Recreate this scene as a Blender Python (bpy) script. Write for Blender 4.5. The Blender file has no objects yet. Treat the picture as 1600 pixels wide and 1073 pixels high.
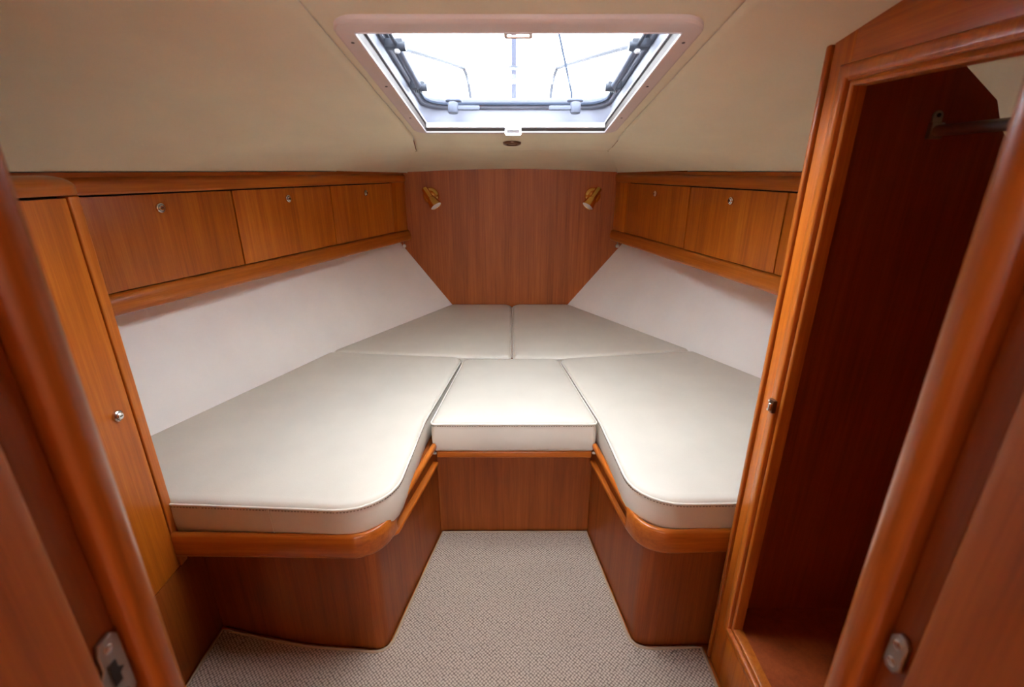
import bpy, bmesh, math, random
from mathutils import Vector, Matrix
random.seed(7)
S = bpy.context.scene
COL = S.collection
R = math.radians

# ------------------------------------------------------------------ camera
cam_d = bpy.data.cameras.new('camera')
cam = bpy.data.objects.new('camera', cam_d)
COL.objects.link(cam)
cam.location = (0.0, 0.0, 1.48)
cam.rotation_euler = (R(90 - 20.1), 0, 0)
cam_d.sensor_width = 36.0
cam_d.lens = 739.0 / 1600.0 * 36.0
cam_d.clip_start = 0.02
cam_d.dof.use_dof = True
cam_d.dof.focus_distance = 1.9
cam_d.dof.aperture_fstop = 4.0
S.camera = cam

# ------------------------------------------------------------------ world: bright overcast sky
w = bpy.data.worlds.new('overcast_sky'); S.world = w
w.use_nodes = True
nt = w.node_tree; nt.nodes.clear()
wo = nt.nodes.new('ShaderNodeOutputWorld'); bg = nt.nodes.new('ShaderNodeBackground')
tc = nt.nodes.new('ShaderNodeTexCoord'); mp = nt.nodes.new('ShaderNodeMapping')
mp.inputs['Scale'].default_value = (1.0, 1.0, 4.0)
nz = nt.nodes.new('ShaderNodeTexNoise'); nz.inputs['Scale'].default_value = 2.2; nz.inputs['Detail'].default_value = 5
rp = nt.nodes.new('ShaderNodeValToRGB')
rp.color_ramp.elements[0].position = .35; rp.color_ramp.elements[0].color = (.80, .88, .99, 1)
rp.color_ramp.elements[1].position = .62; rp.color_ramp.elements[1].color = (.91, .955, 1.0, 1)
nt.links.new(tc.outputs['Generated'], mp.inputs['Vector']); nt.links.new(mp.outputs[0], nz.inputs['Vector'])
nt.links.new(nz.outputs['Fac'], rp.inputs[0]); nt.links.new(rp.outputs[0], bg.inputs['Color'])
bg.inputs['Strength'].default_value = 5.0
nt.links.new(bg.outputs[0], wo.inputs[0])

S.view_settings.view_transform = 'Standard'
S.view_settings.look = 'None'
S.view_settings.gamma = 1.0
S.view_settings.use_curve_mapping = False
S.view_settings.exposure = 2.55

# ------------------------------------------------------------------ materials
def srgb(c):
    return tuple(((v/255)/12.92 if v/255 <= .04045 else ((v/255+.055)/1.055)**2.4) for v in c) + (1,)

def new_mat(name):
    m = bpy.data.materials.new(name); m.use_nodes = True
    n = m.node_tree; b = n.nodes['Principled BSDF']
    return m, n, b

def plain(name, col, rough=.5, metal=0, spec=.5, coat=0, noise=0, bump=0, bscale=200):
    m, n, b = new_mat(name)
    b.inputs['Base Color'].default_value = srgb(col)
    b.inputs['Roughness'].default_value = rough; b.inputs['Metallic'].default_value = metal
    b.inputs['Specular IOR Level'].default_value = spec; b.inputs['Coat Weight'].default_value = coat
    t = n.nodes.new('ShaderNodeTexCoord')
    if noise:
        z = n.nodes.new('ShaderNodeTexNoise'); z.inputs['Scale'].default_value = 6; z.inputs['Detail'].default_value = 4
        r = n.nodes.new('ShaderNodeValToRGB')
        r.color_ramp.elements[0].position = .3; r.color_ramp.elements[1].position = .7
        r.color_ramp.elements[0].color = srgb([v*(1-noise) for v in col]); r.color_ramp.elements[1].color = srgb(col)
        n.links.new(t.outputs['Object'], z.inputs['Vector']); n.links.new(z.outputs['Fac'], r.inputs[0]); n.links.new(r.outputs[0], b.inputs['Base Color'])
    if bump:
        z = n.nodes.new('ShaderNodeTexNoise'); z.inputs['Scale'].default_value = bscale; z.inputs['Detail'].default_value = 3
        bp = n.nodes.new('ShaderNodeBump'); bp.inputs['Strength'].default_value = bump; bp.inputs['Distance'].default_value = .002
        n.links.new(t.outputs['Object'], z.inputs['Vector']); n.links.new(z.outputs['Fac'], bp.inputs['Height']); n.links.new(bp.outputs[0], b.inputs['Normal'])
    return m

def wood(name, axis, dark, mid, light, rough=.38, fine=1.0, coat=.05):
    m, n, b = new_mat(name)
    t = n.nodes.new('ShaderNodeTexCoord'); oi = n.nodes.new('ShaderNodeObjectInfo')
    off = n.nodes.new('ShaderNodeVectorMath'); off.operation = 'ADD'
    sc = n.nodes.new('ShaderNodeMath'); sc.operation = 'MULTIPLY'; sc.inputs[1].default_value = 13.0
    n.links.new(oi.outputs['Random'], sc.inputs[0])
    n.links.new(t.outputs['Object'], off.inputs[0]); n.links.new(sc.outputs[0], off.inputs[1])
    def layer(across, along, detail, dist):
        mpn = n.nodes.new('ShaderNodeMapping')
        s = [across]*3; s['XYZ'.index(axis)] = along
        mpn.inputs['Scale'].default_value = s
        z = n.nodes.new('ShaderNodeTexNoise'); z.inputs['Scale'].default_value = 1.0
        z.inputs['Detail'].default_value = detail; z.inputs['Roughness'].default_value = .6; z.inputs['Distortion'].default_value = dist
        n.links.new(off.outputs[0], mpn.inputs['Vector']); n.links.new(mpn.outputs[0], z.inputs['Vector'])
        return z
    broad = layer(14*fine, .8, 3, .6); grain = layer(75*fine, 2.2, 5, .25); pore = layer(330*fine, 9, 2, 0)
    a1 = n.nodes.new('ShaderNodeMix'); a1.inputs[0].default_value = .5
    n.links.new(broad.outputs['Fac'], a1.inputs[2]); n.links.new(grain.outputs['Fac'], a1.inputs[3])
    a2 = n.nodes.new('ShaderNodeMix'); a2.inputs[0].default_value = .22
    n.links.new(a1.outputs[0], a2.inputs[2]); n.links.new(pore.outputs['Fac'], a2.inputs[3])
    r = n.nodes.new('ShaderNodeValToRGB'); e = r.color_ramp.elements
    e[0].position = .33; e[0].color = srgb(dark); e[1].position = .68; e[1].color = srgb(light)
    k = e.new(.5); k.color = srgb(mid)
    n.links.new(a2.outputs[0], r.inputs[0])
    hsv = n.nodes.new('ShaderNodeHueSaturation')
    mr = n.nodes.new('ShaderNodeMapRange'); mr.inputs[3].default_value = .92; mr.inputs[4].default_value = 1.08
    n.links.new(oi.outputs['Random'], mr.inputs[0]); n.links.new(mr.outputs[0], hsv.inputs['Value'])
    n.links.new(r.outputs[0], hsv.inputs['Color']); n.links.new(hsv.outputs[0], b.inputs['Base Color'])
    b.inputs['Specular IOR Level'].default_value = .35
    b.inputs['Roughness'].default_value = rough; b.inputs['Coat Weight'].default_value = coat; b.inputs['Coat Roughness'].default_value = .25
    bp = n.nodes.new('ShaderNodeBump'); bp.inputs['Strength'].default_value = .08; bp.inputs['Distance'].default_value = .001
    n.links.new(a2.outputs[0], bp.inputs['Height']); n.links.new(bp.outputs[0], b.inputs['Normal'])
    return m

TD, TM, TL = (146, 70, 12), (182, 94, 20), (206, 120, 34)
M = {}
for ax in 'XYZ':
    M['teak'+ax] = wood('teak_'+ax.lower(), ax, TD, TM, TL)
    M['rail'+ax] = wood('teak_rail_'+ax.lower(), ax, (144, 70, 16), (178, 94, 26), (202, 118, 42), rough=.30, coat=.12)
M['bulkhead'] = wood('teak_veneer_bulkhead', 'Z', (128, 58, 14), (160, 80, 22), (182, 98, 34), rough=.5, fine=1.5, coat=0)
M['base'] = wood('teak_veneer_base', 'Z', (108, 46, 10), (134, 64, 17), (154, 82, 28), rough=.44, coat=.0)
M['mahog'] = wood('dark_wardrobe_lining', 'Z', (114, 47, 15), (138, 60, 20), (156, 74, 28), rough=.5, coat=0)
M['liner'] = plain('cream_headliner_vinyl', (231, 223, 192), .55, noise=.03, bump=.05, bscale=500)
M['hull'] = plain('white_hull_lining', (246, 240, 233), .6, noise=.02, bump=.08, bscale=350)
M['leather'] = plain('cream_leather', (217, 209, 194), .5, noise=.03, bump=.10, bscale=260, spec=.3)
M['piping'] = plain('cream_piping', (228, 221, 208), .5)
M['thread'] = plain('stitch_thread', (140, 126, 108), .8)
M['chrome'] = plain('polished_chrome', (214, 212, 210), .14, 1)
M['steel'] = plain('brushed_steel', (176, 172, 168), .38, 1)
M['brass'] = plain('polished_brass', (236, 192, 104), .22, 1)
M['bright'] = plain('satin_chrome', (240, 238, 236), .5, .6)
M['jamb'] = wood('door_frame_teak', 'Z', (118, 54, 14), (148, 73, 22), (172, 94, 36), rough=.3, coat=.15)
M['dark'] = plain('dark_cavity_shade', (24, 14, 10), .8)  # near-black puts the shade of door gaps and slots into the colour
M['white'] = plain('white_plastic', (232, 230, 234), .35)
M['taupe'] = plain('hatch_trim_plastic', (214, 198, 190), .38)
M['track'] = plain('screen_track', (70, 62, 57), .6, spec=.2)
M['grey'] = plain('grey_plastic_hardware', (72, 76, 88), .5, spec=.2)
M['alu'] = plain('darkened_white_liner', (112, 114, 124), .5, spec=.2)  # white liner's colour darkened to offset the strong sky light on it
M['alud'] = plain('darkened_white_frame', (86, 88, 97), .5, spec=.2)  # white frame, also darkened in colour against overexposure from the sky
M['deckrail'] = plain('darkened_deck_rail', (26, 28, 34), .5, spec=.2)  # stainless steel coloured darker so it shows against the bright sky
M['greyd'] = plain('dark_grey_plastic_hardware', (40, 44, 52), .55, spec=.2)
M['gasket'] = plain('grey_rubber_gasket', (34, 42, 56), .7, spec=.1)
M['lens'] = plain('lamp_lens', (236, 236, 232), .12, 0, .8)
M['deck'] = plain('white_gelcoat_deck', (225, 225, 222), .4)
M['rope'] = plain('grey_blue_rope', (26, 34, 46), .8, spec=.1)
M['sail'] = plain('rolled_grey_sail_cover', (48, 50, 60), .8, spec=.1)
M['cabin'] = plain('saloon_cream', (196, 160, 122), .7)

def glass_mat():
    m, n, b = new_mat('acrylic_hatch_pane'); n.nodes.remove(b)
    o = n.nodes['Material Output']
    tr = n.nodes.new('ShaderNodeBsdfTransparent'); tr.inputs[0].default_value = (.97, .98, .99, 1)
    gl = n.nodes.new('ShaderNodeBsdfGlossy'); gl.inputs['Roughness'].default_value = .03
    fr = n.nodes.new('ShaderNodeFresnel'); fr.inputs[0].default_value = 1.3
    mx = n.nodes.new('ShaderNodeMixShader')
    ge = n.nodes.new('ShaderNodeNewGeometry'); fm = n.nodes.new('ShaderNodeMath'); fm.operation = 'SUBTRACT'; fm.use_clamp = True
    n.links.new(fr.outputs[0], fm.inputs[0]); n.links.new(ge.outputs['Backfacing'], fm.inputs[1])
    n.links.new(fm.outputs[0], mx.inputs[0]); n.links.new(tr.outputs[0], mx.inputs[1]); n.links.new(gl.outputs[0], mx.inputs[2])
    n.links.new(mx.outputs[0], o.inputs[0]); return m
M['glass'] = glass_mat()

def screen_mat():
    m, n, b = new_mat('fine_insect_mesh'); n.nodes.remove(b)
    o = n.nodes['Material Output']
    tr = n.nodes.new('ShaderNodeBsdfTransparent'); df = n.nodes.new('ShaderNodeBsdfTranslucent'); d2 = n.nodes.new('ShaderNodeBsdfDiffuse')
    df.inputs[0].default_value = (.03, .03, .035, 1); d2.inputs[0].default_value = (.16, .17, .2, 1)
    t = n.nodes.new('ShaderNodeTexCoord')
    wa = n.nodes.new('ShaderNodeTexWave'); wa.inputs['Scale'].default_value = 110; wa.bands_direction = 'X'
    wb = n.nodes.new('ShaderNodeTexWave'); wb.inputs['Scale'].default_value = 110; wb.bands_direction = 'Y'
    n.links.new(t.outputs['Object'], wa.inputs['Vector']); n.links.new(t.outputs['Object'], wb.inputs['Vector'])
    mxm = n.nodes.new('ShaderNodeMath'); mxm.operation = 'MAXIMUM'
    n.links.new(wa.outputs['Fac'], mxm.inputs[0]); n.links.new(wb.outputs['Fac'], mxm.inputs[1])
    mr = n.nodes.new('ShaderNodeMapRange'); mr.inputs[1].default_value = .3; mr.inputs[3].default_value = .05; mr.inputs[4].default_value = .26
    n.links.new(mxm.outputs[0], mr.inputs[0])
    m1 = n.nodes.new('ShaderNodeMixShader'); m1.inputs[0].default_value = .6
    n.links.new(df.outputs[0], m1.inputs[1]); n.links.new(d2.outputs[0], m1.inputs[2])
    mx = n.nodes.new('ShaderNodeMixShader')
    n.links.new(mr.outputs[0], mx.inputs[0]); n.links.new(tr.outputs[0], mx.inputs[1]); n.links.new(m1.outputs[0], mx.inputs[2])
    n.links.new(mx.outputs[0], o.inputs[0]); return m
M['screen'] = screen_mat()

def carpet_mat():
    m, n, b = new_mat('woven_beige_carpet')
    t = n.nodes.new('ShaderNodeTexCoord')
    mpn = n.nodes.new('ShaderNodeMapping'); mpn.inputs['Rotation'].default_value = (0, 0, R(45)); mpn.inputs['Scale'].default_value = (1, 1, 1)
    n.links.new(t.outputs['Object'], mpn.inputs['Vector'])
    wob = n.nodes.new('ShaderNodeTexNoise'); wob.inputs['Scale'].default_value = 60; wob.inputs['Detail'].default_value = 2
    n.links.new(t.outputs['Object'], wob.inputs['Vector'])
    wv = n.nodes.new('ShaderNodeVectorMath'); wv.operation = 'MULTIPLY_ADD'; wv.inputs[1].default_value = (.004, .004, 0)
    n.links.new(wob.outputs['Color'], wv.inputs[0]); n.links.new(mpn.outputs[0], wv.inputs[2])
    vo = n.nodes.new('ShaderNodeTexVoronoi'); vo.inputs['Scale'].default_value = 118; vo.inputs['Randomness'].default_value = .22
    vo.voronoi_dimensions = '2D'
    n.links.new(wv.outputs[0], vo.inputs['Vector'])
    r = n.nodes.new('ShaderNodeValToRGB'); e = r.color_ramp.elements
    e[0].position = .18; e[0].color = srgb((190, 172, 156)); e[1].position = .68; e[1].color = srgb((96, 82, 74))
    n.links.new(vo.outputs['Distance'], r.inputs[0])
    fz = n.nodes.new('ShaderNodeTexNoise'); fz.inputs['Scale'].default_value = 900; fz.inputs['Detail'].default_value = 2
    n.links.new(t.outputs['Object'], fz.inputs['Vector'])
    mx = n.nodes.new('ShaderNodeMix'); mx.data_type = 'RGBA'; mx.blend_type = 'OVERLAY'; mx.inputs[0].default_value = .35
    n.links.new(r.outputs[0], mx.inputs[6]); n.links.new(fz.outputs['Fac'], mx.inputs[7]); n.links.new(mx.outputs[2], b.inputs['Base Color'])
    b.inputs['Roughness'].default_value = .95; b.inputs['Specular IOR Level'].default_value = .1
    inv = n.nodes.new('ShaderNodeMath'); inv.operation = 'SUBTRACT'; inv.inputs[0].default_value = 1
    n.links.new(vo.outputs['Distance'], inv.inputs[1])
    bp = n.nodes.new('ShaderNodeBump'); bp.inputs['Strength'].default_value = .8; bp.inputs['Distance'].default_value = .004
    n.links.new(inv.outputs[0], bp.inputs['Height']); n.links.new(bp.outputs[0], b.inputs['Normal'])
    return m
M['carpet'] = carpet_mat()
M['binding'] = plain('carpet_binding', (158, 136, 112), .9, bump=.3, bscale=600)

# ------------------------------------------------------------------ builders
MW = {}
def tag(o, label=None, cat=None, group=None, kind=None):
    if label: o['label'] = label
    if cat: o['category'] = cat
    if group: o['group'] = group
    if kind: o['kind'] = kind
    return o

def thing(name, label=None, cat=None, loc=(0, 0, 0), rot=(0, 0, 0), group=None, kind=None):
    o = bpy.data.objects.new(name, None); COL.objects.link(o)
    o.empty_display_size = .05
    o.location = loc; o.rotation_euler = rot
    MW[o] = Matrix.Translation(loc) @ Matrix.LocRotScale(None, o.rotation_euler, None)
    return tag(o, label, cat, group, kind)

def root_matrix(o):
    while o.parent: o = o.parent
    return MW.get(o, Matrix.Identity(4))

def mk(name, vf, mat, parent=None, local=False, smooth=35, label=None, cat=None, group=None, kind=None):
    """one mesh object; verts are world coordinates unless local (then in the root thing's frame)"""
    V, F = vf
    V = [Vector(v) for v in V]
    if parent is not None:
        if not local:
            inv = root_matrix(parent).inverted(); V = [inv @ v for v in V]
        off = Vector((0, 0, 0))
    else:
        lo = [min(v[i] for v in V) for i in range(3)]; hi = [max(v[i] for v in V) for i in range(3)]
        off = Vector(((lo[0]+hi[0])/2, (lo[1]+hi[1])/2, lo[2])); V = [v-off for v in V]
    me = bpy.data.meshes.new(name); me.from_pydata([tuple(v) for v in V], [], F)
    bm = bmesh.new(); bm.from_mesh(me)
    bmesh.ops.recalc_face_normals(bm, faces=bm.faces[:]); bm.to_mesh(me); bm.free()
    if smooth:
        for p in me.polygons: p.use_smooth = True
        me.set_sharp_from_angle(angle=R(smooth))
    me.materials.append(M[mat] if isinstance(mat, str) else mat)
    o = bpy.data.objects.new(name, me); COL.objects.link(o)
    if parent is not None: o.parent = parent
    else: o.location = off; MW[o] = Matrix.Translation(off)
    return tag(o, label, cat, group, kind)

def from_bm(bm):
    bm.verts.ensure_lookup_table(); bm.verts.index_update()
    V = [v.co.copy() for v in bm.verts]; F = [[v.index for v in f.verts] for f in bm.faces]
    bm.free(); return V, F

def join(*parts):
    V, F = [], []
    for v, f in parts:
        k = len(V); V += list(v); F += [[i+k for i in q] for q in f]
    return V, F

def xf(vf, mat):
    return [mat @ Vector(v) for v in vf[0]], vf[1]

def box(x0, x1, y0, y1, z0, z1, b=0.0, seg=2):
    bm = bmesh.new()
    vs = [bm.verts.new(p) for p in [(x0,y0,z0),(x1,y0,z0),(x1,y1,z0),(x0,y1,z0),(x0,y0,z1),(x1,y0,z1),(x1,y1,z1),(x0,y1,z1)]]
    for f in [(0,3,2,1),(4,5,6,7),(0,1,5,4),(1,2,6,5),(2,3,7,6),(3,0,4,7)]: bm.faces.new([vs[i] for i in f])
    if b: bmesh.ops.bevel(bm, geom=bm.edges[:], offset=b, segments=seg, affect='EDGES', profile=.6)
    return from_bm(bm)

def prism(pts, z0, z1, b=0.0, seg=2):
    bm = bmesh.new()
    lo = [bm.verts.new((p[0], p[1], z0)) for p in pts]; hi = [bm.verts.new((p[0], p[1], z1)) for p in pts]
    n = len(pts)
    bm.faces.new(lo[::-1]); bm.faces.new(hi)
    for i in range(n): bm.faces.new([lo[i], lo[(i+1) % n], hi[(i+1) % n], hi[i]])
    bmesh.ops.recalc_face_normals(bm, faces=bm.faces[:])
    if b:
        bmesh.ops.bevel(bm, geom=[e for e in bm.edges if len(e.link_faces) == 2 and e.calc_face_angle() > .5], offset=b, segments=seg, affect='EDGES', profile=.6)
    return from_bm(bm)

def loft(loops, closed=True, cap0=False, cap1=False):
    n = len(loops[0]); V = [p for L in loops for p in L]; F = []
    for i in range(len(loops)-1):
        for j in range(n if closed else n-1):
            k = (j+1) % n
            F.append([i*n+j, i*n+k, (i+1)*n+k, (i+1)*n+j])
    if cap0: F.append(list(range(n))[::-1])
    if cap1: F.append([(len(loops)-1)*n+j for j in range(n)])
    return V, F

def patch(rows):
    return loft(rows, closed=False)

def lathe(prof, n=24, mat=None):
    """profile of (r, z) around local z"""
    loops = [[(r*math.cos(2*math.pi*j/n), r*math.sin(2*math.pi*j/n), z) for j in range(n)] for r, z in prof]
    vf = loft(loops, True, True, True)
    return xf(vf, mat) if mat is not None else vf

def aim(p, d):
    """matrix placing local z along d at p"""
    d = Vector(d).normalized()
    return Matrix.Translation(p) @ d.to_track_quat('Z', 'Y').to_matrix().to_4x4()

def tube(pts, r, n=10, closed=False):
    pts = [Vector(p) for p in pts]; N = len(pts); loops = []
    for i, p in enumerate(pts):
        if closed: d = pts[(i+1) % N]-pts[i-1]
        else: d = pts[min(i+1, N-1)]-pts[max(i-1, 0)]
        d.normalize()
        up = Vector((0, 0, 1)) if abs(d.z) < .95 else Vector((0, 1, 0))
        s = d.cross(up).normalized(); u = s.cross(d)
        loops.append([tuple(p+(s*math.cos(2*math.pi*j/n)+u*math.sin(2*math.pi*j/n))*r) for j in range(n)])
    if closed: return loft(loops+[loops[0]], True)
    return loft(loops, True, True, True)

def sweep(path, prof):
    """path of (x, y) on plan; prof of (out, z): out is along the left normal of the path; closed profile, capped"""
    P = [Vector((p[0], p[1], 0)) for p in path]; loops = []
    for i, p in enumerate(P):
        ns = []
        if i: d = (p-P[i-1]).normalized(); ns.append(Vector((-d.y, d.x, 0)))
        if i < len(P)-1: d = (P[i+1]-p).normalized(); ns.append(Vector((-d.y, d.x, 0)))
        nn = sum(ns, Vector((0, 0, 0)))/len(ns); nn /= max(nn.length_squared, .3)
        loops.append([tuple(p+nn*o+Vector((0, 0, z))) for o, z in prof])
    return loft(loops, True, True, True)

def smooth_path(pts, n=6):
    """Catmull-Rom through points of any dimension"""
    P = [Vector(p) for p in pts]; out = []
    for i in range(len(P)-1):
        a = P[i-1] if i else P[i]*2-P[i+1]; b, c = P[i], P[i+1]; d = P[i+2] if i+2 < len(P) else c*2-b
        for k in range(n):
            t = k/n
            out.append(.5*((2*b)+(c-a)*t+(2*a-5*b+4*c-d)*t*t+(3*b-a-3*c+d)*t**3))
    out.append(P[-1]); return out

def rrect(hx, hy, r, n=6):
    out = []
    for cx, cy, a0 in ((hx-r, hy-r, 0), (-hx+r, hy-r, 90), (-hx+r, -hy+r, 180), (hx-r, -hy+r, 270)):
        for k in range(n+1):
            a = R(a0+90*k/n); out.append((cx+r*math.cos(a), cy+r*math.sin(a)))
    return out

def rloft(spec, n=6, cap0=False, cap1=False):
    """rounded rectangle loops: spec of (hx, hy, r, z)"""
    return loft([[(x, y, z) for x, y in rrect(hx, hy, r, n)] for hx, hy, r, z in spec], True, cap0, cap1)

def round_poly(pts, n=7, step=.04):
    """pts of (x, y, r) counter-clockwise -> dense rounded outline"""
    N = len(pts); out = []
    for i in range(N):
        p = Vector(pts[i][:2]); r = pts[i][2]
        a = (Vector(pts[i-1][:2])-p).normalized(); b = (Vector(pts[(i+1) % N][:2])-p).normalized()
        ang = a.angle(b)
        if r <= 0 or ang > 3.0: out.append(p); continue
        t = r/math.tan(ang/2); c = p+(a+b).normalized()*(r/math.sin(ang/2))
        p0, p1 = p+a*t, p+b*t
        a0 = math.atan2(*(p0-c).yx); a1 = math.atan2(*(p1-c).yx)
        da = (a1-a0+math.pi) % (2*math.pi)-math.pi
        for k in range(n+1):
            q = a0+da*k/n; out.append(c+Vector((math.cos(q), math.sin(q)))*r)
    dense = []
    for i, p in enumerate(out):
        q = out[(i+1) % len(out)]; L = (q-p).length; m = max(1, int(L/step))
        for k in range(m): dense.append(p.lerp(q, k/m))
    return dense

def inset(poly, d):
    N = len(poly); out = []
    for i, p in enumerate(poly):
        e0 = (p-poly[i-1]).normalized(); e1 = (poly[(i+1) % N]-p).normalized()
        nn = Vector((-e0.y, e0.x))+Vector((-e1.y, e1.x))
        nn = nn/max(nn.length_squared/2, .6)
        out.append(p+nn*d)
    return out

# ------------------------------------------------------------------ setting
def zc(y):
    K = [(-.5, 1.98), (1.8027, 1.612), (1.9, 1.597), (2.0, 1.584), (2.2, 1.571), (2.4, 1.566), (2.5, 1.565), (3.5, 1.56)]
    for (a, za), (b, zb) in zip(K, K[1:]):
        if y <= b: return za+(zb-za)*(y-a)/(b-a)
    return K[-1][1]
B = 3.298           # forward bulkhead
HC = Vector((.012, 1.395, 1.677)); HA = R(-9.06)     # hatch centre and slope

mk('floor', box(-1.75, 1.75, -3.6, 3.5, -.06, -.008), 'teakY', kind='structure', label='teak cabin sole under the beige carpet')
mk('wall_front', box(-1.15, 1.15, B, B+.03, 0, 1.66), 'bulkhead', kind='structure', label='forward bulkhead of vertical grain teak veneer between the lockers')

# hull lining: sloping white panels beside the berth
def hull_wall(name, bot, top, label):
    bs = smooth_path([(*p, .58) for p in bot]); ts = smooth_path([(*p, 1.06) for p in top])
    rows = []
    for t in (-.62, -.2, 0, .25, .5, .75, 1.0, 1.12):
        rows.append([tuple(a+(b-a)*t) for a, b in zip(bs, ts)])
    mk(name, patch(rows), 'hull', kind='structure', label=label)
hull_wall('wall_left', [(-.43, 3.31), (-.969, 2.346), (-1.321, 1.501), (-1.50, .9), (-1.56, .3)],
          [(-.80, 3.31), (-1.21, 2.346), (-1.50, 1.501), (-1.62, .9), (-1.66, .3)], 'white hull lining panel sloping up behind the left berth cushion')
hull_wall('wall_right', [(.40, 3.31), (.969, 2.365), (1.157, 2.006), (1.33, 1.501), (1.50, .9), (1.56, .3)],
          [(.80, 3.31), (1.20, 2.365), (1.36, 2.006), (1.48, 1.501), (1.62, .9), (1.66, .3)], 'white hull lining panel sloping up behind the right berth cushion')

# headliner
ceil = thing('ceiling', 'cream vinyl headliner sloping down towards the bow', kind='structure', loc=(0, 1.5, 1.6))
SL, SR = -.364, .398
def grid_with_hole(xs, ys, hx, hy, zf):
    V = [(x, y, zf(x, y)) for y in ys for x in xs]; F = []; nx = len(xs)
    for j in range(len(ys)-1):
        for i in range(nx-1):
            if hx[0] <= (xs[i]+xs[i+1])/2 <= hx[1] and hy[0] <= (ys[j]+ys[j+1])/2 <= hy[1]: continue
            F.append([j*nx+i, j*nx+i+1, (j+1)*nx+i+1, (j+1)*nx+i])
    return V, F
G = .004
def zpanel(x, y):
    e = min(x-SL, SR-x); d = .006 if e < .003 else (.0015 if e < .008 else 0)
    if y > 1.86: d *= .25
    if y > 2.395: d = max(d, .004)
    return zc(y)+d-.002
xs = [SL+.001, SL+.006, SL+.012, -.31, -.16, .012, .18, .334, SR-.012, SR-.006, SR-.001]
xs[3] = HC.x-.322; xs[7] = HC.x+.322
ys = [.1, .4, .7, .9, HC.y-.385, 1.2, 1.5, HC.y+.385, 1.8027, 1.9, 1.95, 2.0, 2.1, 2.2, 2.3, 2.39, 2.4]
V, F = grid_with_hole(xs, ys, (xs[3], xs[7]), (HC.y-.385, HC.y+.385), zpanel)
def flare(x, y):
    k = max(0, min(1, (y-1.9)/.5))
    return x*(1+k*((.449/-SL if x < 0 else .449/SR)-1))
mk('headliner_panel', ([(flare(x, y), y, z) for x, y, z in V], F), 'liner', ceil, smooth=50)

def side_liner(s, seam, lock):
    def lx(y): return lock[0]+lock[1]*(3.298-y)
    st = [(.1, 1.33, .1), (.6, 1.23, .6), (.9, 1.17, .9), (1.16, 1.103, 1.16), (1.40, .986, 1.416), (1.6, .865, 1.62), (1.85, .70, 1.86), (2.1, .56, 2.15), (2.25, .49, 2.6), (2.40, .451, B)]
    ycr = [.1, .6, .9, 1.16, 1.416, 1.596, 1.80, 2.05, 2.22, 2.401]
    a, b, c = [], [], []
    for (ys_, xcr, yl), yc in zip(st, ycr):
        xs_ = seam if ys_ < 1.9 else seam+(.45-seam)*min(1, (ys_-1.9)/.5)
        a.append(Vector((s*xs_, ys_, zc(ys_))))
        L = Vector((s*(lx(yl)+.006), yl, 1.477))
        X = min(xcr, lx(yl)-.14)
        b.append(Vector((s*X, yc, zc(yc)-.03*min(1, max(0, (X-.45)/.25)))))
        c.append(L)
    c[-1] = Vector((s*.69, B-.001, 1.466))
    def sx(y): return seam if y < 1.9 else seam+(.451-seam)*min(1, (y-1.9)/.5)
    yy = [st[i][0]+(st[i+1][0]-st[i][0])*k/5 for i in range(len(st)-1) for k in range(5)]+[st[-1][0]]
    a = [Vector((s*sx(y), y, zc(y))) for y in yy]
    b, c = smooth_path(b, 5), smooth_path(c, 5)
    mk('seam_cord', tube([tuple(b[-1]+(c[-1]-b[-1])*(k/8)+Vector((0, 0, -.1*(k/8)**1.8+.1*k/8))) for k in range(9)], .003, 6), 'liner', ceil)
    rows = []
    rows.append([tuple(p+Vector((0, 0, .006 if p.y < 1.86 else .0015))) for p in a])
    for t in (.015, .03, .3, .6, .85, .95): rows.append([tuple(p.lerp(q, t)) for p, q in zip(a, b)])
    for t in (.0, .06, .12, .25, .4, .55, .7, .85, 1.0):
        row = []
        for q, l in zip(b, c):
            ctl = q.lerp(l, .72); ctl.z = q.z+(l.z-q.z)*.42
            row.append(tuple(q*(1-t)**2+ctl*2*t*(1-t)+l*t*t))
        rows.append(row)
    rows.append([tuple(p+Vector((s*.012, 0, .012))) for p in c])
    mk('headliner_panel', patch(rows), 'liner', ceil, smooth=60)
side_liner(-1, .366, (.700, .3304))
side_liner(1, .40, (.685, .2196))
# forward cove panel
rows = []
for t in (0, .012, .03, .2, .4, .6, .8, .92, 1.0):
    row = []
    for k in range(13):
        u = -1+2*k/12
        p = Vector((u*.45, 2.403, zc(2.4)-.001)); q = Vector((u*.69, B-.002, 1.489-.022*u*u))
        v = p.lerp(q, t); v.z = p.z+(q.z-p.z)*(t**1.8) + (.006 if t == 0 else 0)
        if abs(u) == 1: v.z += .003
        row.append(tuple(v))
    rows.append(row)
mk('headliner_panel', patch(rows), 'liner', ceil, smooth=60)

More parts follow.
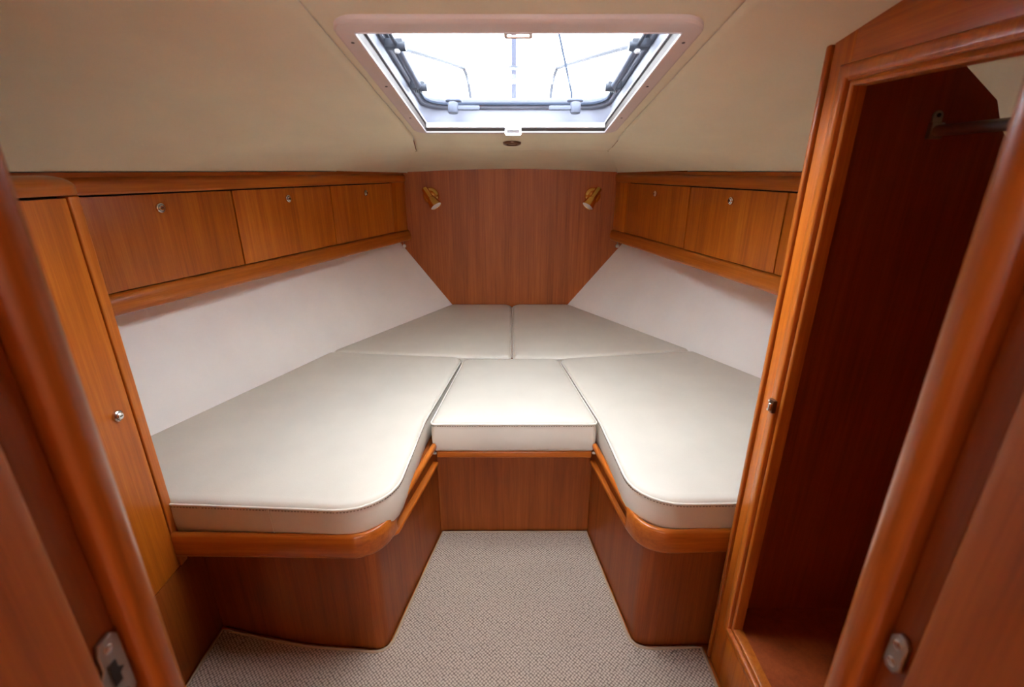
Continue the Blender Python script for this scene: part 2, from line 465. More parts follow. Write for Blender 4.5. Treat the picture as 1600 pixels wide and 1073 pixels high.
# deck and hull around the cabin; unseen hull shells added against light leaks
deck = mk('deck', grid_with_hole([-1.85, -1.0, HC.x-.33, HC.x, HC.x+.33, 1.0, 1.85], [.05, .5, HC.y-.39, 1.4, HC.y+.39, 2.2, 3.0, 3.6, 4.6], (HC.x-.33, HC.x+.33), (HC.y-.39, HC.y+.39), lambda x, y: (zc(y) if y < 1.9 else zc(1.8)-.1595*(min(y, 2.2)-1.8))+.062+.05*max(0, (y-2.2))), 'deck', kind='structure', label='white foredeck outside above the cabin')
mk('hull_shell_left', box(-1.80, -1.74, -.2, 3.5, -.1, 2.0), 'deck', kind='structure', label='outer hull side behind the left berth')
mk('hull_shell_right', box(1.74, 1.80, -.2, 3.5, -.1, 2.0), 'deck', kind='structure', label='outer hull side behind the right berth')
mk('hull_shell_bow', box(-1.8, 1.8, 3.45, 3.5, -.1, 1.8), 'deck', kind='structure', label='hull closing the bow ahead of the bulkhead')
# aft bulkhead with the doorway the camera stands in
wb = thing('wall_back', 'aft bulkhead around the cabin doorway', kind='structure', loc=(0, .25, 0))
mk('bulkhead_panel', box(-1.75, -.38, .10, .335, 0, 2.05), 'teakZ', wb)
mk('bulkhead_panel', box(.365, 1.75, .10, .335, 0, 2.05), 'teakZ', wb)
mk('lintel', box(-.38, .365, .10, .335, 1.962, 2.05), 'teakX', wb)
# unseen saloon behind, its companionway opening sized to set the fill light
sal = thing('saloon', 'saloon behind the doorway', kind='structure', loc=(0, -2, 0))
mk('saloon_wall', box(-1.80, -1.74, -3.6, .1, -.05, 2.05), 'cabin', sal)
mk('saloon_wall', box(1.74, 1.80, -3.6, .1, -.05, 2.05), 'cabin', sal)
mk('saloon_ceiling', box(-1.8, 1.8, -3.1, .1, 2.05, 2.1), 'liner', sal)
mk('saloon_aft_wall', join(box(-1.8, -.45, -3.6, -3.55, 0, 2.1), box(.45, 1.8, -3.6, -3.55, 0, 2.1), box(-.45, .45, -3.6, -3.55, 0, 1.25)), 'cabin', sal)

# door jambs (camera stands between them)
def jamb(name, s, x0, label, plate_label):
    t = thing(name, label, kind='structure', loc=(s*x0, .3, 0))
    def P(l): return [(s*x, y) for x, y in l][::int(s)]
    pr = [(x0+.17, .362), (x0+.012, .362), (x0+.004, .357), (x0, .348), (x0, .338), (x0+.003, .331), (x0+.010, .326), (x0+.020, .324), (x0+.17, .324)]
    mk('architrave', prism(P(pr), 0, 1.96, 0), 'jamb', t, smooth=50)
    pr = [(x0+.17, .322), (x0+.018, .322), (x0+.018, .289), (x0+.17, .289)]
    mk('rebate', prism(P(pr), 0, 1.96, 0), 'base', t)
    pr = [(x0+.17, .287), (x0+.006, .287), (x0+.001, .282), (x0, .274), (x0, -.12), (x0+.17, -.12)]
    mk('door_lining', prism(P(pr), 0, 1.96, 0), 'base', t, smooth=50)
    return t
j1 = jamb('trim_1', -1, .353, 'teak door jamb at the left edge with a steel strike plate', '')
j2 = jamb('trim_2', 1, .3375, 'teak door jamb at the right edge with a narrow steel plate', '')
# strike plates
def strike(par, x, s, y0, y1, z0, z1, notch):
    th = .0025
    if notch:
        ym, zm = (y0+y1)/2, (z0+z1)/2
        pl = [(y0, z0+.006), (y0+.005, z0), (y1-.004, z0), (y1, z0+.006), (y1, z1-.006), (y1-.005, z1), (y0+.007, z1), (y0+.003, z1-.010), (y0+.003, zm+.012), (y0-.006, zm+.004), (y0-.006, zm-.010), (y0, zm-.016)]
    else:
        pl = [(y0, z0+.008), (y0+.006, z0), (y1-.004, z0), (y1, z0+.006), (y1, z1-.008), (y1-.006, z1), (y0+.005, z1), (y0, z1-.006)]
    m = Matrix(((0, 0, 1, x), (1, 0, 0, 0), (0, 1, 0, 0), (0, 0, 0, 1)))
    vf = prism(pl, -th, th, .0006, 1)
    p = mk('strike_plate', xf(vf, m), 'steel', par, label='steel plate')
    cy, cz = (y0+y1)/2, (z0+z1)/2
    if notch:
        hole = [(cy-.006, cz-.012), (cy+.002, cz-.012), (cy+.002, cz-.004), (cy+.007, cz-.001), (cy+.002, cz+.004), (cy+.002, cz+.013), (cy-.006, cz+.013)]
        mk('latch_hole', xf(prism(hole, 0, th+.0012), m) if s > 0 else xf(prism(hole, -th-.0012, 0), m), 'dark', p, label='dark latch slot')  # dark solid laid on the plate in place of the slot's shade
    for dz in (.011, -.011):
        z = (z1-abs(dz)) if dz > 0 else (z0+abs(dz))
        mk('screw', lathe([(.0045, 0), (.0045, th+.001), (.003, th+.0016), (.001, th+.0012)], 12, aim((x, cy, z), (s, 0, 0))), 'chrome', p)
strike(j1, -.353-.018+.0026, 1, .294, .320, 1.005, 1.084, True)
strike(j2, .3375+.018-.0026, -1, .300, .318, 1.044, 1.086, False)

# ------------------------------------------------------------------ hatch
hz = thing('window_1', 'square deck hatch overhead with closed insect screen and grey handles', kind='structure', loc=tuple(HC), rot=(HA, 0, 0))
L = dict(local=True)
PR = -.015
mk('trim_frame', rloft([(.346, .412, .055, .012), (.346, .412, .055, PR+.006), (.343, .409, .052, PR+.002), (.337, .403, .047, PR), (.3065, .3765, .006, PR-.0015), (.304, .374, .005, PR+.001), (.304, .374, .005, .006)]), 'taupe', hz, **L)
mk('edge_bead', tube([(x, y, PR-.001) for x, y in rrect(.3045, .3745, .006, 3)], .0022, 6, True), 'white', hz, **L)
mk('screen_track', rloft([(.3035, .3735, .004, PR+.002), (.3035, .3735, .004, .004), (.300, .370, .004, .006), (.300, .370, .004, .012), (.312, .378, .02, .013)]), 'track', hz, **L)
mk('track_bead', tube([(x, y, .009) for x, y in rrect(.299, .369, .006, 3)], .0022, 6, True), 'white', hz, **L)
mk('liner', rloft([(.312, .378, .03, .010), (.313, .379, .06, .030), (.313, .379, .07, .064)], 8), 'alu', hz, **L)
mk('hatch_frame', rloft([(.345, .405, .07, .066), (.313, .379, .07, .064), (.3115, .377, .07, .058), (.306, .371, .07, .057), (.302, .366, .07, .060), (.299, .362, .07, .070), (.299, .362, .07, .088), (.345, .405, .07, .088)], 8), 'alud', hz, **L)
mk('gasket', rloft([(.299, .362, .07, .072), (.299, .362, .07, .0655), (.2965, .359, .068, .064), (.2925, .355, .065, .066), (.2925, .355, .065, .072)], 8), 'gasket', hz, **L)
mk('pane', rloft([(.297, .359, .068, .072), (.297, .359, .068, .080)], 8, True, True), 'glass', hz, label='clear acrylic pane', **L)
# insect screen drawn across the opening, with its pull bar at the far side
scr = mk('insect_screen', ([(-.302, -.372, .001), (.302, -.372, .001), (.302, .362, .001), (-.302, .362, .001)], [[0, 1, 2, 3]]), 'screen', hz, label='fine translucent insect mesh', **L)
mk('screen_bar', join(box(-.301, .301, .352, .366, -.006, .010, .003), ), 'white', hz, **L)
mk('screen_bar', box(-.301, .301, -.3725, -.364, -.008, .006, .002), 'taupe', hz, **L)
def pull(name, m, mat):
    o = rrect(.0275, .013, .006, 4); i = rrect(.0215, .0058, .003, 4)
    loops = [[(x, y, .002) for x, y in i], [(x, y, .002) for x, y in o], [(x, y, -.002) for x, y in o], [(x, y, -.002) for x, y in i]]
    loops.append(loops[0])
    return mk(name, xf(join(loft(loops), box(-.0275, .0275, -.020, -.011, -.0035, .0035, .001)), m), mat, hz, **L)
pull('pull_handle', Matrix.Translation((0, -.350, -.010)), 'taupe')
pull('pull_handle', Matrix.Translation((-.008, .352, -.020)) @ Matrix.Rotation(R(-105), 4, 'X'), 'white')
# friction struts each side
for s in (-1, 1):
    st = mk('strut', tube([(s*.277, -.150, .049), (s*.279, .135, .049)], .0085, 12), 'grey', hz, label='grey friction strut', **L)
    mk('strut_rod', tube([(s*.277, -.30, .049), (s*.277, -.150, .049)], .0045, 8), 'greyd', st, **L)
    for yy, a in ((-.150, .262), (.128, .270)):
        mk('strut_bracket', join(box(min(s*.262, s*.303), max(s*.262, s*.303), yy-.010, yy+.010, .042, .062, .003), lathe([(.010, -.012), (.011, -.010), (.011, .010), (.010, .012)], 14, aim((s*.268, yy, .048), (1, 0, 0)))), 'greyd', st, **L)
    mk('strut_cap', lathe([(.007, 0), (.0075, .002), (.006, .006)], 14, aim((s*.276, -.150, .040), (0, 0, -1))), 'lens', st, **L)
    mk('strut_spring', join(*[lathe([(.0115, -.0018), (.0125, 0), (.0115, .0018)], 12, aim((s*(.276+.0055*k), .150, .052), (1, .0, 0))) for k in range(4)]), 'greyd', st, **L)
    # turning handles on the forward side
    hx = -.205 if s < 0 else .196
    h = mk('hatch_handle', lathe([(.016, .062), (.017, .058), (.017, .034), (.015, .030)], 18, Matrix.Translation((hx, .322, 0))), 'grey', hz, label='grey turning handle', **L)
    mk('handle_cap', xf(rloft([(.026, .010, .009, -.003), (.027, .011, .010, 0), (.026, .010, .009, .003)], 6, True, True), Matrix.Translation((hx-s*.002, .322, .069))), 'grey', h, **L)
    mk('lever', xf(rloft([(.036, .0075, .006, -.006), (.0375, .0085, .007, 0), (.036, .0075, .006, .006)], 5, True, True), Matrix.Translation((hx-s*.050, .322, .046))), 'grey', h, **L)
for s in (-1, 1):
    for yy in (-.33, -.08, .2):
        mk('screw', lathe([(.0035, 0), (.0035, .001), (.001, .0015)], 10, aim((s*.322, yy, PR-.0003), (0, 0, -1))), 'track', hz, **L)

# ------------------------------------------------------------------ berth cushions
def cushion(label, pts, z0, z1, stitch=True, crown=.006, vseam=None):
    poly = round_poly(pts); c = sum(poly, Vector((0, 0)))/len(poly)
    t = thing('berth_cushion', label, 'cushion', (c.x, c.y, z0), group='cream leather berth cushions')
    ring = lambda d, z: [(p.x, p.y, z) for p in inset(poly, d)]
    H = z1-z0
    loops = [ring(.016, z0), ring(.006, z0+.004), ring(.001, z0+.016), ring(-.0015, z0+H*.35), ring(-.0015, z0+H*.6), ring(.0005, z1-.018), ring(.003, z1-.011), ring(.008, z1-.004), ring(.016, z1-.0008), ring(.030, z1+.0015)]
    base = inset(poly, .030)
    for k, f in enumerate((.86, .68, .45, .2)):
        loops.append([(c.x+(p.x-c.x)*f, c.y+(p.y-c.y)*f, z1+.0015+crown*(1-f)**.6) for p in base])
    V, F = loft(loops, True, True, False)
    V.append((c.x, c.y, z1+.0015+crown)); n = len(poly); k = (len(loops)-1)*n
    F += [[k+j, k+(j+1) % n, len(V)-1] for j in range(n)]
    mk('cover', (V, F), 'leather', t, smooth=70)
    rim = [(p.x, p.y, z1-.013) for p in inset(poly, -.0002)]
    mk('piping', tube(rim, .0032, 6, True), 'piping', t)
    if stitch:
        out = inset(poly, -.0008); parts = []; acc = 0
        for i, p in enumerate(out):
            q = out[(i+1) % n]; Ln = (q-p).length
            if Ln < 1e-5: continue
            d = (q-p)/Ln
            while acc < Ln:
                a = p+d*acc; b = p+d*min(acc+.0055, Ln)
                nn = Vector((d.y, -d.x))*.0012
                V = []
                for e in (a, b):
                    for o in (0, 1):
                        for z in (z1-.0225, z1-.0200): V.append((e.x+nn.x*o, e.y+nn.y*o, z))
                parts.append((V, [[0, 4, 5, 1], [2, 3, 7, 6], [1, 5, 7, 3], [0, 2, 6, 4], [0, 1, 3, 2], [4, 6, 7, 5]]))
                acc += .0095
            acc -= Ln
        s = mk('stitching', join(*parts), 'thread', t, smooth=0, kind='stuff')
    if vseam:
        x, y = vseam
        mk('seam', tube([(x-.002, y, z1-.016), (x, y-.001, z0+.06), (x+.002, y, z0+.012)], .0015, 6), 'piping', t)
    return t
ZC, ZB = .579, .447
cushion('large left berth cushion with one rounded corner beside the footwell', [(-1.475, 1.160, .03), (-.352, 1.099, .155), (-.338, 1.62, 0), (-.256, 2.268, .045), (-.965, 2.345, .02), (-1.318, 1.50, 0)], ZB, ZC, vseam=(-.70, 1.1155))
cushion('right berth cushion with one rounded corner next to the open wardrobe', [(.365, 1.132, .145), (1.40, 1.150, .03), (1.325, 1.50, 0), (1.16, 2.005, 0), (.965, 2.362, .02), (.247, 2.252, .045), (.340, 1.60, 0)], ZB, ZC)
cushion('small centre infill cushion above the footwell panel', [(-.314, 1.596, .018), (.329, 1.596, .018), (.236, 2.250, .045), (-.244, 2.250, .045)], .441, ZC)
cushion('left forward cushion against the bow bulkhead', [(-.0045, 2.268, .02), (-.0045, B-.004, .06), (-.436, B-.004, .05), (-.962, 2.352, .02), (-.256, 2.276, .02)], ZB, ZC, stitch=False)
cushion('right forward cushion against the bow bulkhead', [(.0045, 2.264, .02), (.247, 2.262, .02), (.962, 2.372, .02), (.406, B-.004, .05), (.0045, B-.004, .06)], ZB, ZC, stitch=False)

# ------------------------------------------------------------------ berth bases
def base(side, label, front, post, sidep, fascia, strip, lip, top):
    t = thing('berth_cabinet', label, 'berth', (front[0][0]*.6, 1.5, 0), group='teak berth bases')
    s = side
    def off(pts, d): return pts
    # wall panels: swept strips, thickness to the berth side
    def strip_wall(name, path, z0, z1, th, mat):
        pr = [(0, z0), (0, z1), (th, z1), (th, z0)]
        if s > 0: pr = [(-o, z) for o, z in pr]
        mk(name, sweep(path, pr), mat, t, smooth=40)
    # paths run aft-outboard -> corner -> forward; berth lies left of the path on the left side
    strip_wall('front_panel', front, 0, .43, .018, 'base')
    strip_wall('corner_post', post, 0, .43, .02, 'base')
    strip_wall('side_panel', sidep, 0, .458, .018, 'base')
    h0, h1 = .396, .481
    pr = [(-.004, h0), (-.010, h0+.004), (-.012, h0+.012), (-.012, h1-.010), (-.009, h1-.003), (-.003, h1), (.004, h1-.001), (.008, h1-.006), (.008, h0)]
    if s > 0: pr = [(-o, z) for o, z in pr]
    mk('fascia_rail', sweep(fascia, pr), 'railX', t, smooth=50)
    pr = [(-.004, .454), (-.009, .458), (-.011, .464), (-.011, .472), (-.008, .478), (-.003, .481), (.004, .480), (.008, .475), (.008, .454)]
    if s > 0: pr = [(-o, z) for o, z in pr]
    mk('edge_rail', sweep(strip, pr), 'railY', t, smooth=50)
    pr = [(.03, .360), (.004, .360), (-.005, .364), (-.008, .370), (-.008, .381), (-.005, .384), (.03, .384)]
    if s > 0: pr = [(-o, z) for o, z in pr]
    mk('finger_ledge', sweep(lip, pr), 'railY', t, smooth=50)
    mk('berth_board', prism(top, .428, .444), 'base', t)
    return t
def arc(c, r, a0, a1, n=10): return [(c[0]+r*math.cos(R(a0+(a1-a0)*k/n)), c[1]+r*math.sin(R(a0+(a1-a0)*k/n))) for k in range(n+1)]
# left
post = [(-.4455, 1.1170), (-.430, 1.1200), (-.417, 1.128), (-.409, 1.140), (-.405, 1.156), (-.4005, 1.180)]
fa = smooth_path([(-.998, 1.116), (-.75, 1.112), (-.50, 1.108), (-.455, 1.1105), (-.420, 1.126), (-.395, 1.155), (-.383, 1.188), (-.376, 1.216)], 5)
base(-1, 'teak base of the left berth with rounded corner and rail', [(-1.018, 1.206), (-.86, 1.170), (-.682, 1.137), (-.56, 1.127), (-.446, 1.1170)], smooth_path(post, 4), [(-.4005, 1.180), (-.308, 1.658)],
     [(p[0], p[1]) for p in fa], [(-.378, 1.208), (-.362, 1.285), (-.306, 1.598)], [(-.392, 1.228), (-.376, 1.240), (-.370, 1.262), (-.303, 1.618)],
     [(-1.5, 1.22), (-.47, 1.135), (-.40, 1.18), (-.325, 1.60), (-.26, 2.26), (-.002, 2.26), (-.002, 3.29), (-.36, 3.29), (-.90, 2.34), (-1.30, 1.5)])
post = [(.4695, 1.1305), (.446, 1.1310), (.424, 1.1370), (.410, 1.147), (.403, 1.162), (.399, 1.185)]
fa = smooth_path([(.66, 1.131), (.56, 1.130), (.49, 1.127), (.448, 1.131), (.414, 1.147), (.391, 1.174), (.381, 1.202), (.375, 1.226)], 5)
base(1, 'teak base of the right berth next to the wardrobe', [(.72, 1.136), (.55, 1.132), (.470, 1.1305)], smooth_path(post, 4), [(.399, 1.185), (.329, 1.658)],
     [(p[0], p[1]) for p in fa], [(.377, 1.218), (.364, 1.295), (.325, 1.598)], [(.402, 1.234), (.387, 1.246), (.381, 1.268), (.323, 1.630)],
     [(.46, 1.145), (1.5, 1.16), (1.30, 1.5), (.90, 2.36), (.35, 3.29), (.002, 3.29), (.002, 2.26), (.25, 2.25), (.345, 1.60), (.40, 1.18)])
t = thing('footwell_panel', 'vertical grain teak panel closing the end of the footwell', 'panel', (.01, 1.66, 0))
mk('panel', box(-.3075, .3285, 1.661, 1.679, 0, .43), 'base', t)
mk('top_rail', box(-.296, .314, 1.604, 1.66, .410, .4395, .006, 3), 'railX', t)
mk('berth_board', prism([(-.30, 1.665), (.32, 1.665), (.24, 2.25), (-.25, 2.25)], .431, .4395), 'base', t)
for s, x in ((-1, -.2985), (1, .3165)):
    b = mk('barrel_bolt', join(lathe([(.0055, 0), (.0055, .014)], 12, aim((x, 1.606, .432), (s, 0, 0))), lathe([(.0075, .006), (.0075, .009)], 12, aim((x, 1.606, .432), (s, 0, 0)))), 'steel', t, label='small steel barrel bolt')

# ------------------------------------------------------------------ carpet
outline = [(-.99, .36), (.624, .36), (.624, 1.118), (.60, 1.120), (.53, 1.118), (.470, 1.116), (.442, 1.117), (.414, 1.126), (.396, 1.145), (.389, 1.175), (.322, 1.650), (-.300, 1.650), (-.391, 1.170), (-.397, 1.142), (-.408, 1.120), (-.428, 1.108), (-.450, 1.104), (-.56, 1.113), (-.682, 1.124), (-.86, 1.156), (-.965, 1.180), (-.99, 1.182)]
ct = thing('carpet', 'beige woven carpet with bound edge filling the footwell floor', 'carpet', (0, 1.1, -.008))
mk('pile', prism(outline, -.0078, .004), 'carpet', ct, smooth=30)
bpts = [(x, y, .0035) for x, y in outline]
mk('binding', tube(bpts, .0055, 8, True), 'binding', ct, label='tan stitched binding')

# ------------------------------------------------------------------ overhead lockers
def lock_knob(name, m, par, r=.016):
    k = mk(name, lathe([(r, 0), (r*1.05, .003), (r*.98, .007), (r*.80, .009), (r*.74, .0065), (r*.70, .0065), (r*.66, .011), (r*.5, .013), (r*.12, .013)], 24, m), 'chrome', par, local=True, label='round chrome push lock')
    mk('keyhole', xf(box(-r*.28, r*.28, -r*.08, r*.08, .0125, .0138), m), 'dark', k, local=True)
    return k
def lockers(s, origin, d, cuts, knobs, length, label, hull_top):
    ang = math.atan2(d[1], d[0])
    t = thing('overhead_locker', label, 'locker', (origin[0], origin[1], 1.03), (0, 0, ang))
    z = lambda v: v-1.03
    Y = lambda a, b: (min(-s*a, -s*b), max(-s*a, -s*b))      # local +y is the cabin side for the left row
    def bx(name, x0, x1, ya, yb, z0, z1, mat, b=.0, par=None, lab=None):
        y0, y1 = Y(ya, yb)
        return mk(name, box(x0, x1, y0, y1, z(z0), z(z1), b), mat, par or t, local=True, label=lab)
    bx('carcass', .0, length, -.05, -.022, 1.06, 1.43, 'dark')
    # rails: rounded profiles
    def rail(name, prof, x0, x1, mat):
        pr = [(-s*y, z(zz)) for y, zz in prof]
        vf = loft([[(x, y, zz) for y, zz in pr] for x in (x0, x1)], True, True, True)
        return mk(name, vf, mat, t, local=True, smooth=50)
    rail('top_rail', [(-.04, 1.408), (.000, 1.408), (.004, 1.411), (.005, 1.416), (.005, 1.441), (.002, 1.450), (-.006, 1.456), (-.012, 1.460), (-.012, 1.474), (-.04, 1.474)], 0.003, length, 'railX')
    rail('bottom_rail', [(-.04, 1.030), (.004, 1.030), (.012, 1.035), (.017, 1.045), (.018, 1.060), (.016, 1.078), (.010, 1.092), (.002, 1.099), (-.04, 1.100)], 0.003, length, 'railX')
    x = [.004]+cuts
    bx('filler_panel', .004, cuts[0]-.002, -.018, -.002, 1.1005, 1.4065, 'teakZ', .001)
    for i in range(len(cuts)-1):
        a, b = cuts[i], cuts[i+1]
        dr = bx('locker_door', a+.0036, b-.0036, -.017, 0, 1.1045, 1.4030, 'teakZ', .0015)
        if knobs[i]:
            m = Matrix.Translation((knobs[i], 0, z(1.357))) @ Matrix.Rotation(R(-90)*-s*1.0, 4, 'X')
            m = aim((knobs[i], 0, z(1.357)), (0, -s, 0))
            lock_knob('push_lock', m, dr)
    # underside board reaching to the hull lining
    Mi = root_matrix(t).inverted()
    ins = [(.005, -s*-.04), (length, -s*-.04)]
    q = [Mi @ Vector((px, py, 1.03)) for px, py in hull_top]
    poly = [(.005, 0), (length, 0)]+[(v.x, v.y) for v in q]
    mk('underside_board', prism(poly, 0.002, .014), 'teakX', t, local=True)
    return t
lockers(-1, (-.707, B), (-.597, -1.807), [.164, .755, 1.362, 1.974], [.452, 1.061, 1.668], 2.25,
        'row of three teak overhead lockers above the left berth', [(-1.60, 1.0), (-1.48, 1.501), (-1.19, 2.346), (-.775, 3.29)])
lockers(1, (.685, B), (.336, -1.53), [.189, .885, 1.521, 2.158], [.546, 1.206, 1.84], 2.235,
        'row of teak overhead lockers above the right berth, ending behind the wardrobe', [(1.60, 1.0), (1.46, 1.501), (1.34, 2.006), (1.18, 2.365), (.775, 3.29)])

# ------------------------------------------------------------------ tall cabinet on the left
X0 = -1.0
tcb = thing('tall_cabinet', 'tall narrow teak cabinet with a locked door left of the berth', 'cabinet', (-1.2, .8, 0))
mk('plinth_panel', box(X0-.02, X0, .37, 1.204, 0, .358, .002), 'base', tcb)
mk('stile', box(X0-.02, X0+.002, 1.1115, 1.142, .358, 1.425, .004, 3), 'railZ', tcb)
mk('carcass', box(X0-.06, X0-.022, .37, 1.11, .355, 1.425), 'dark', tcb)
mk('end_panel', prism([(-1.60, 0), (X0-.003, 0), (X0-.003, 1.425), (-1.60, 1.425)], 0, .016) if False else box(-1.50, X0-.003, 1.122, 1.140, 0, 1.425), 'teakZ', tcb)
dr = mk('cabinet_door', box(X0-.02, X0, .62, 1.1075, .3615, 1.4215, .0025), 'teakZ', tcb)
lock_knob('door_lock', MW[tcb].inverted() @ aim((X0, 1.060, .897), (1, 0, 0)), dr, .0145)
mk('hinge_panel', box(X0-.02, X0, .37, .617, .3615, 1.4215, .0025), 'teakZ', tcb)
cap = [(-1.45, .37, 0), (X0+.014, .37, 0), (X0+.014, 1.160, .055), (-1.45, 1.156, 0)]
cp = round_poly(cap, 8, 10)
mk('cap', loft([[(p.x, p.y, z) for p in inset(cp, d)] for d, z in ((.004, 1.4275), (0, 1.431), (0, 1.446), (.003, 1.452), (.009, 1.458), (.020, 1.464), (.034, 1.468), (.044, 1.469))], True, True, True), 'railY', tcb, smooth=50)

# ------------------------------------------------------------------ wardrobe on the right
X1 = .64
wd = thing('wardrobe', 'open doorless teak wardrobe with dark interior and hanging rail', 'wardrobe', (.9, .75, 0))
zs, zt, yo = .228, 1.630, 1.005      # sill, head and forward edge of the opening
mk('stile', box(X1, X1+.022, 1.02, 1.083, 0, 1.76, .002), 'teakZ', wd)
mk('corner_bead', box(X1-.006, X1+.02, 1.0885, 1.103, 0, 1.76, .005, 3), 'railZ', wd)
mk('head_rail', box(X1, X1+.022, .36, 1.02, 1.64, 1.80, .001), 'teakY', wd)
mk('sill_rail', box(X1, X1+.022, .36, 1.02, 0, .20, .001), 'teakZ', wd)
# moulding round the opening: swept proud profile, mitred corner
def mould(name, prof, mat):
    """prof of (in, out): in = distance from the opening edge outwards, out = proud of the face (towards -x)"""
    loops = []
    for (y, z, dy, dz) in ((.36, zs, 0, -1), (yo, zs, 1, -1), (yo, zt, 1, 1), (.36, zt-.018, 0, 1)):
        loops.append([(X1-o, y+dy*i, z+dz*i) for i, o in prof])
    return mk(name, loft(loops, True, True, True), mat, wd, smooth=50)
mould('outer_moulding', [(.042, -.004), (.042, .0005), (.039, .004), (.034, .006), (.022, .0075), (.017, .0065), (.0145, .003), (.0145, -.012), (.042, -.012)], 'railZ')
mould('inner_moulding', [(.0145, -.030), (.0145, -.006), (.010, -.004), (.006, -.001), (.002, -.002), (0, -.006), (0, -.030)], 'railZ')
fp = [(X1+.02, 0), (1.50, 0), (1.50, 1.02), (1.02, 1.565), (.995, 1.615), (.915, 1.674), (.88, 1.72), (X1+.02, 1.73)]
mk('end_panel', [xf(prism(fp, 0, .018), Matrix(((1, 0, 0, 0), (0, 0, -1, 1.100), (0, 1, 0, 0), (0, 0, 0, 1))))][0], 'mahog', wd)
mk('back_panel', box(1.22, 1.235, .36, 1.08, .2, 1.40), 'mahog', wd)
mk('aft_panel', box(X1+.03, 1.45, .345, .36, 0, 1.72), 'mahog', wd)
mk('bottom_board', box(X1+.022, 1.22, .36, 1.081, .205, .222), 'mahog', wd)
rod = mk('hanging_rail', tube([(.880, 1.078, 1.557), (.880, .365, 1.557)], .011, 14), 'steel', wd, label='steel hanging rail')
mk('rail_bracket', join(box(.866, .894, 1.070, 1.0815, 1.541, 1.573, .003), lathe([(.010, 0), (.010, .004)], 16, aim((.880, 1.0815, 1.586), (0, -1, 0))), box(.870, .890, 1.0775, 1.0815, 1.565, 1.586)), 'steel', rod)
mk('bracket_screw', lathe([(.004, 0), (.004, .002)], 10, aim((.880, 1.078, 1.587), (0, -1, 0))), 'dark', rod)
ca = mk('door_catch', box(X1-.0145, X1-.004, 1.014, 1.034, .928, .962, .003, 2), 'steel', wd, label='small bronze coloured door catch')
ca.data.materials[0] = plain('bronze_catch', (120, 84, 58), .35, .8)
mk('catch_roller', lathe([(.004, -.010), (.005, -.009), (.005, .009), (.004, .010)], 12, aim((X1-.017, 1.019, .945), (0, 0, 1))), 'chrome', ca)
for dz in (-.012, .012):
    mk('catch_screw', lathe([(.003, 0), (.003, .002)], 8, aim((X1-.016, 1.028, .945+dz), (-1, 0, 0))), 'chrome', ca)

# ------------------------------------------------------------------ reading lamps
def lamp(s, x, z, label):
    t = thing('reading_lamp', label, 'lamp', (x, B, z), group='brass reading lamps')
    q = 1.16
    c = Vector((x+s*-.004, B, z))
    m = aim(c, (0, -1, 0))
    mk('wall_plate', lathe([(.046, 0), (.048, .004), (.046, .012), (.038, .019), (.030, .021), (.026, .016), (.020, .015), (.010, .017)], 32, m @ Matrix.Scale(1.12, 4)), 'brass', t)
    mk('swivel_arm', tube([(c.x, B-.012, c.z), (c.x, B-.060, c.z)], .009, 14), 'brass', t)
    d = Vector((-s*.085, -.050, -.118)).normalized()
    k = Vector((c.x, B-.068, c.z))
    mk('body', lathe([(.0165, -.052), (.0185, -.049), (.0185, .010), (.020, .014)], 24, aim(k, d) @ Matrix.Scale(q, 4)), 'brass', t)
    sh = mk('shade', lathe([(.019, .012), (.024, .018), (.028, .030), (.034, .062), (.0355, .066), (.0355, .070), (.033, .070), (.030, .062)], 28, aim(k, d) @ Matrix.Scale(q, 4)), 'brass', t)
    mk('lens', lathe([(.0325, .062), (.031, .068), (.022, .0695), (.008, .070)], 24, aim(k, d) @ Matrix.Scale(q, 4)), 'lens', sh, label='pale frosted lens')
    return t
lamp(-1, -.543, 1.322, 'brass swivel reading lamp on the left of the bulkhead')
lamp(1, .541, 1.322, 'brass swivel reading lamp on the right of the bulkhead')

# ------------------------------------------------------------------ ceiling downlight
p = Vector((0, 2.0, zc(2.0)-.003)); d = Vector((0, -.09, -1))
dl = thing('downlight', 'small round downlight with dark bezel in the headliner ahead of the hatch', 'lamp', tuple(p))
mk('bezel', lathe([(.035, -.004), (.036, 0), (.034, .006), (.027, .009), (.023, .008), (.020, .002)], 32, aim(p, d)), plain('bronze_bezel', (104, 76, 58), .3, .7), dl)
mk('lens', lathe([(.022, .001), (.020, .005), (.010, .006)], 24, aim(p, d)), 'lens', dl)

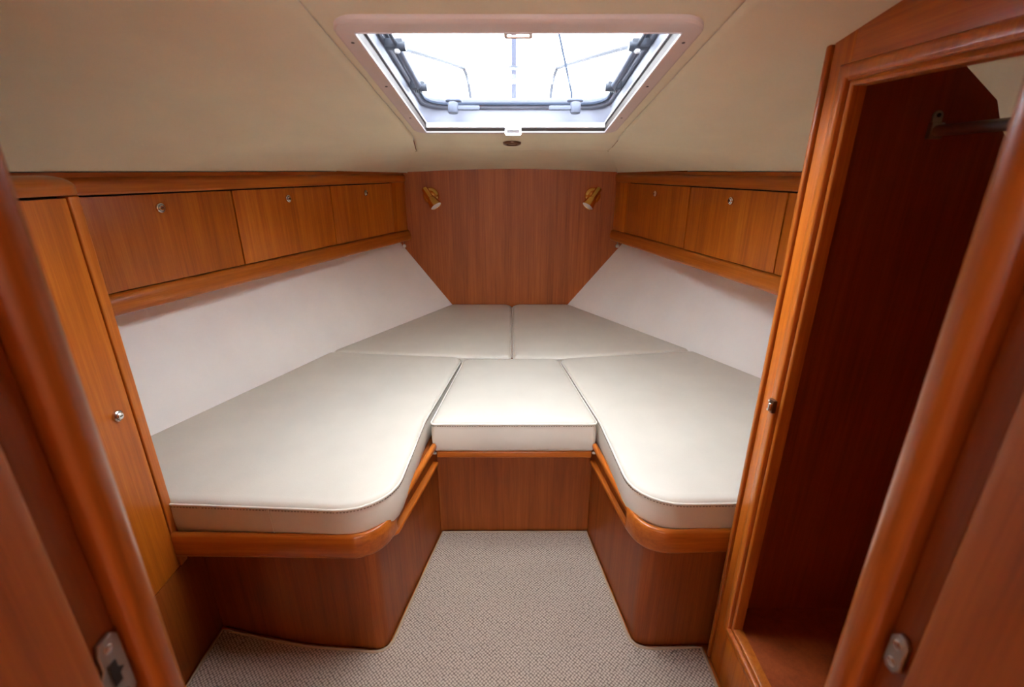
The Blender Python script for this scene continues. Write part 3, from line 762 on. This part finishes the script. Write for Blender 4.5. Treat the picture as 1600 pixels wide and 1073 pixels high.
# ------------------------------------------------------------------ small chrome eyes under the lockers
for s, x in ((-1, -.738), (1, .722)):
    e = thing('eye_fitting', 'small chrome ball fitting hanging under the %s locker rail at the bulkhead' % ('left' if s < 0 else 'right'), 'fitting', (x, B-.02, 1.0), group='chrome fittings under the lockers')
    mk('stem', tube([(x, B-.025, 1.032), (x, B-.025, 1.004)], .0035, 8), 'chrome', e)
    mk('ball', lathe([(.002, -.013), (.010, -.009), (.013, 0), (.010, .009), (.002, .013)], 16, Matrix.Translation((x, B-.025, .993))), 'bright', e)
    mk('socket', tube([(x, B-.025, .995), (x+s*.016, B-.02, .997)], .005, 8), 'chrome', e)

# ------------------------------------------------------------------ on deck, seen through the hatch
def dk(x, y): return zc(1.8)-.1595*(min(y, 2.2)-1.8)+.062+.05*max(0, y-2.2)
for s, a in ((-1, -.356), (1, .333)):
    path = smooth_path([(s*.98, 2.75, 2.150), (s*.64, 3.3, 2.165), (a-s*-.03, 3.93, 2.19), (a-s*.002, 3.99, 2.178), (a-s*.02, 4.01, 2.13), (a-s*.035, 4.01, 2.05), (a-s*.05, 4.0, 1.9), (a-s*.06, 4.0, dk(0, 4.0))], 5)
    pr = thing('pulpit_rail', 'bent stainless pulpit rail beyond the hatch pane, %s one' % ('left' if s < 0 else 'right'), 'railing', (a, 4.0, dk(0, 4.0)), group='pulpit rails on the foredeck')
    mk('tube', tube(path, .0125, 10), 'deckrail', pr)
    mk('stanchion', tube([(s*.98, 2.75, 2.150), (s*1.0, 2.74, dk(0, 2.74))], .0125, 10), 'deckrail', pr)
fs = thing('furled_forestay', 'furled forestay rising from the bow beyond the hatch pane', 'forestay', (.012, 4.3, dk(0, 4.3)))
mk('furled_sail', tube([(.016, 4.3, dk(0, 4.3)+.15), (.014, 4.24, 2.4), (.01, 4.0, 4.2)], .021, 12), 'sail', fs)
mk('drum', lathe([(.03, 0), (.03, .02), (.022, .03), (.022, .12), (.03, .13), (.03, .15)], 20, Matrix.Translation((.016, 4.3, dk(0, 4.3)))), 'deckrail', fs)
mk('collar', lathe([(.045, -.014), (.05, -.008), (.05, .008), (.045, .014)], 20, Matrix.Translation((.015, 4.28, 2.24))), 'greyd', fs)
rp_ = mk('halyard', tube([(.42, 3.6, dk(0, 3.6)), (.404, 3.6, 1.974), (.310, 3.6, 2.31), (.10, 3.6, 3.06)], .008, 8), 'rope', label='taut grey line slanting up beyond the hatch', cat='rope')
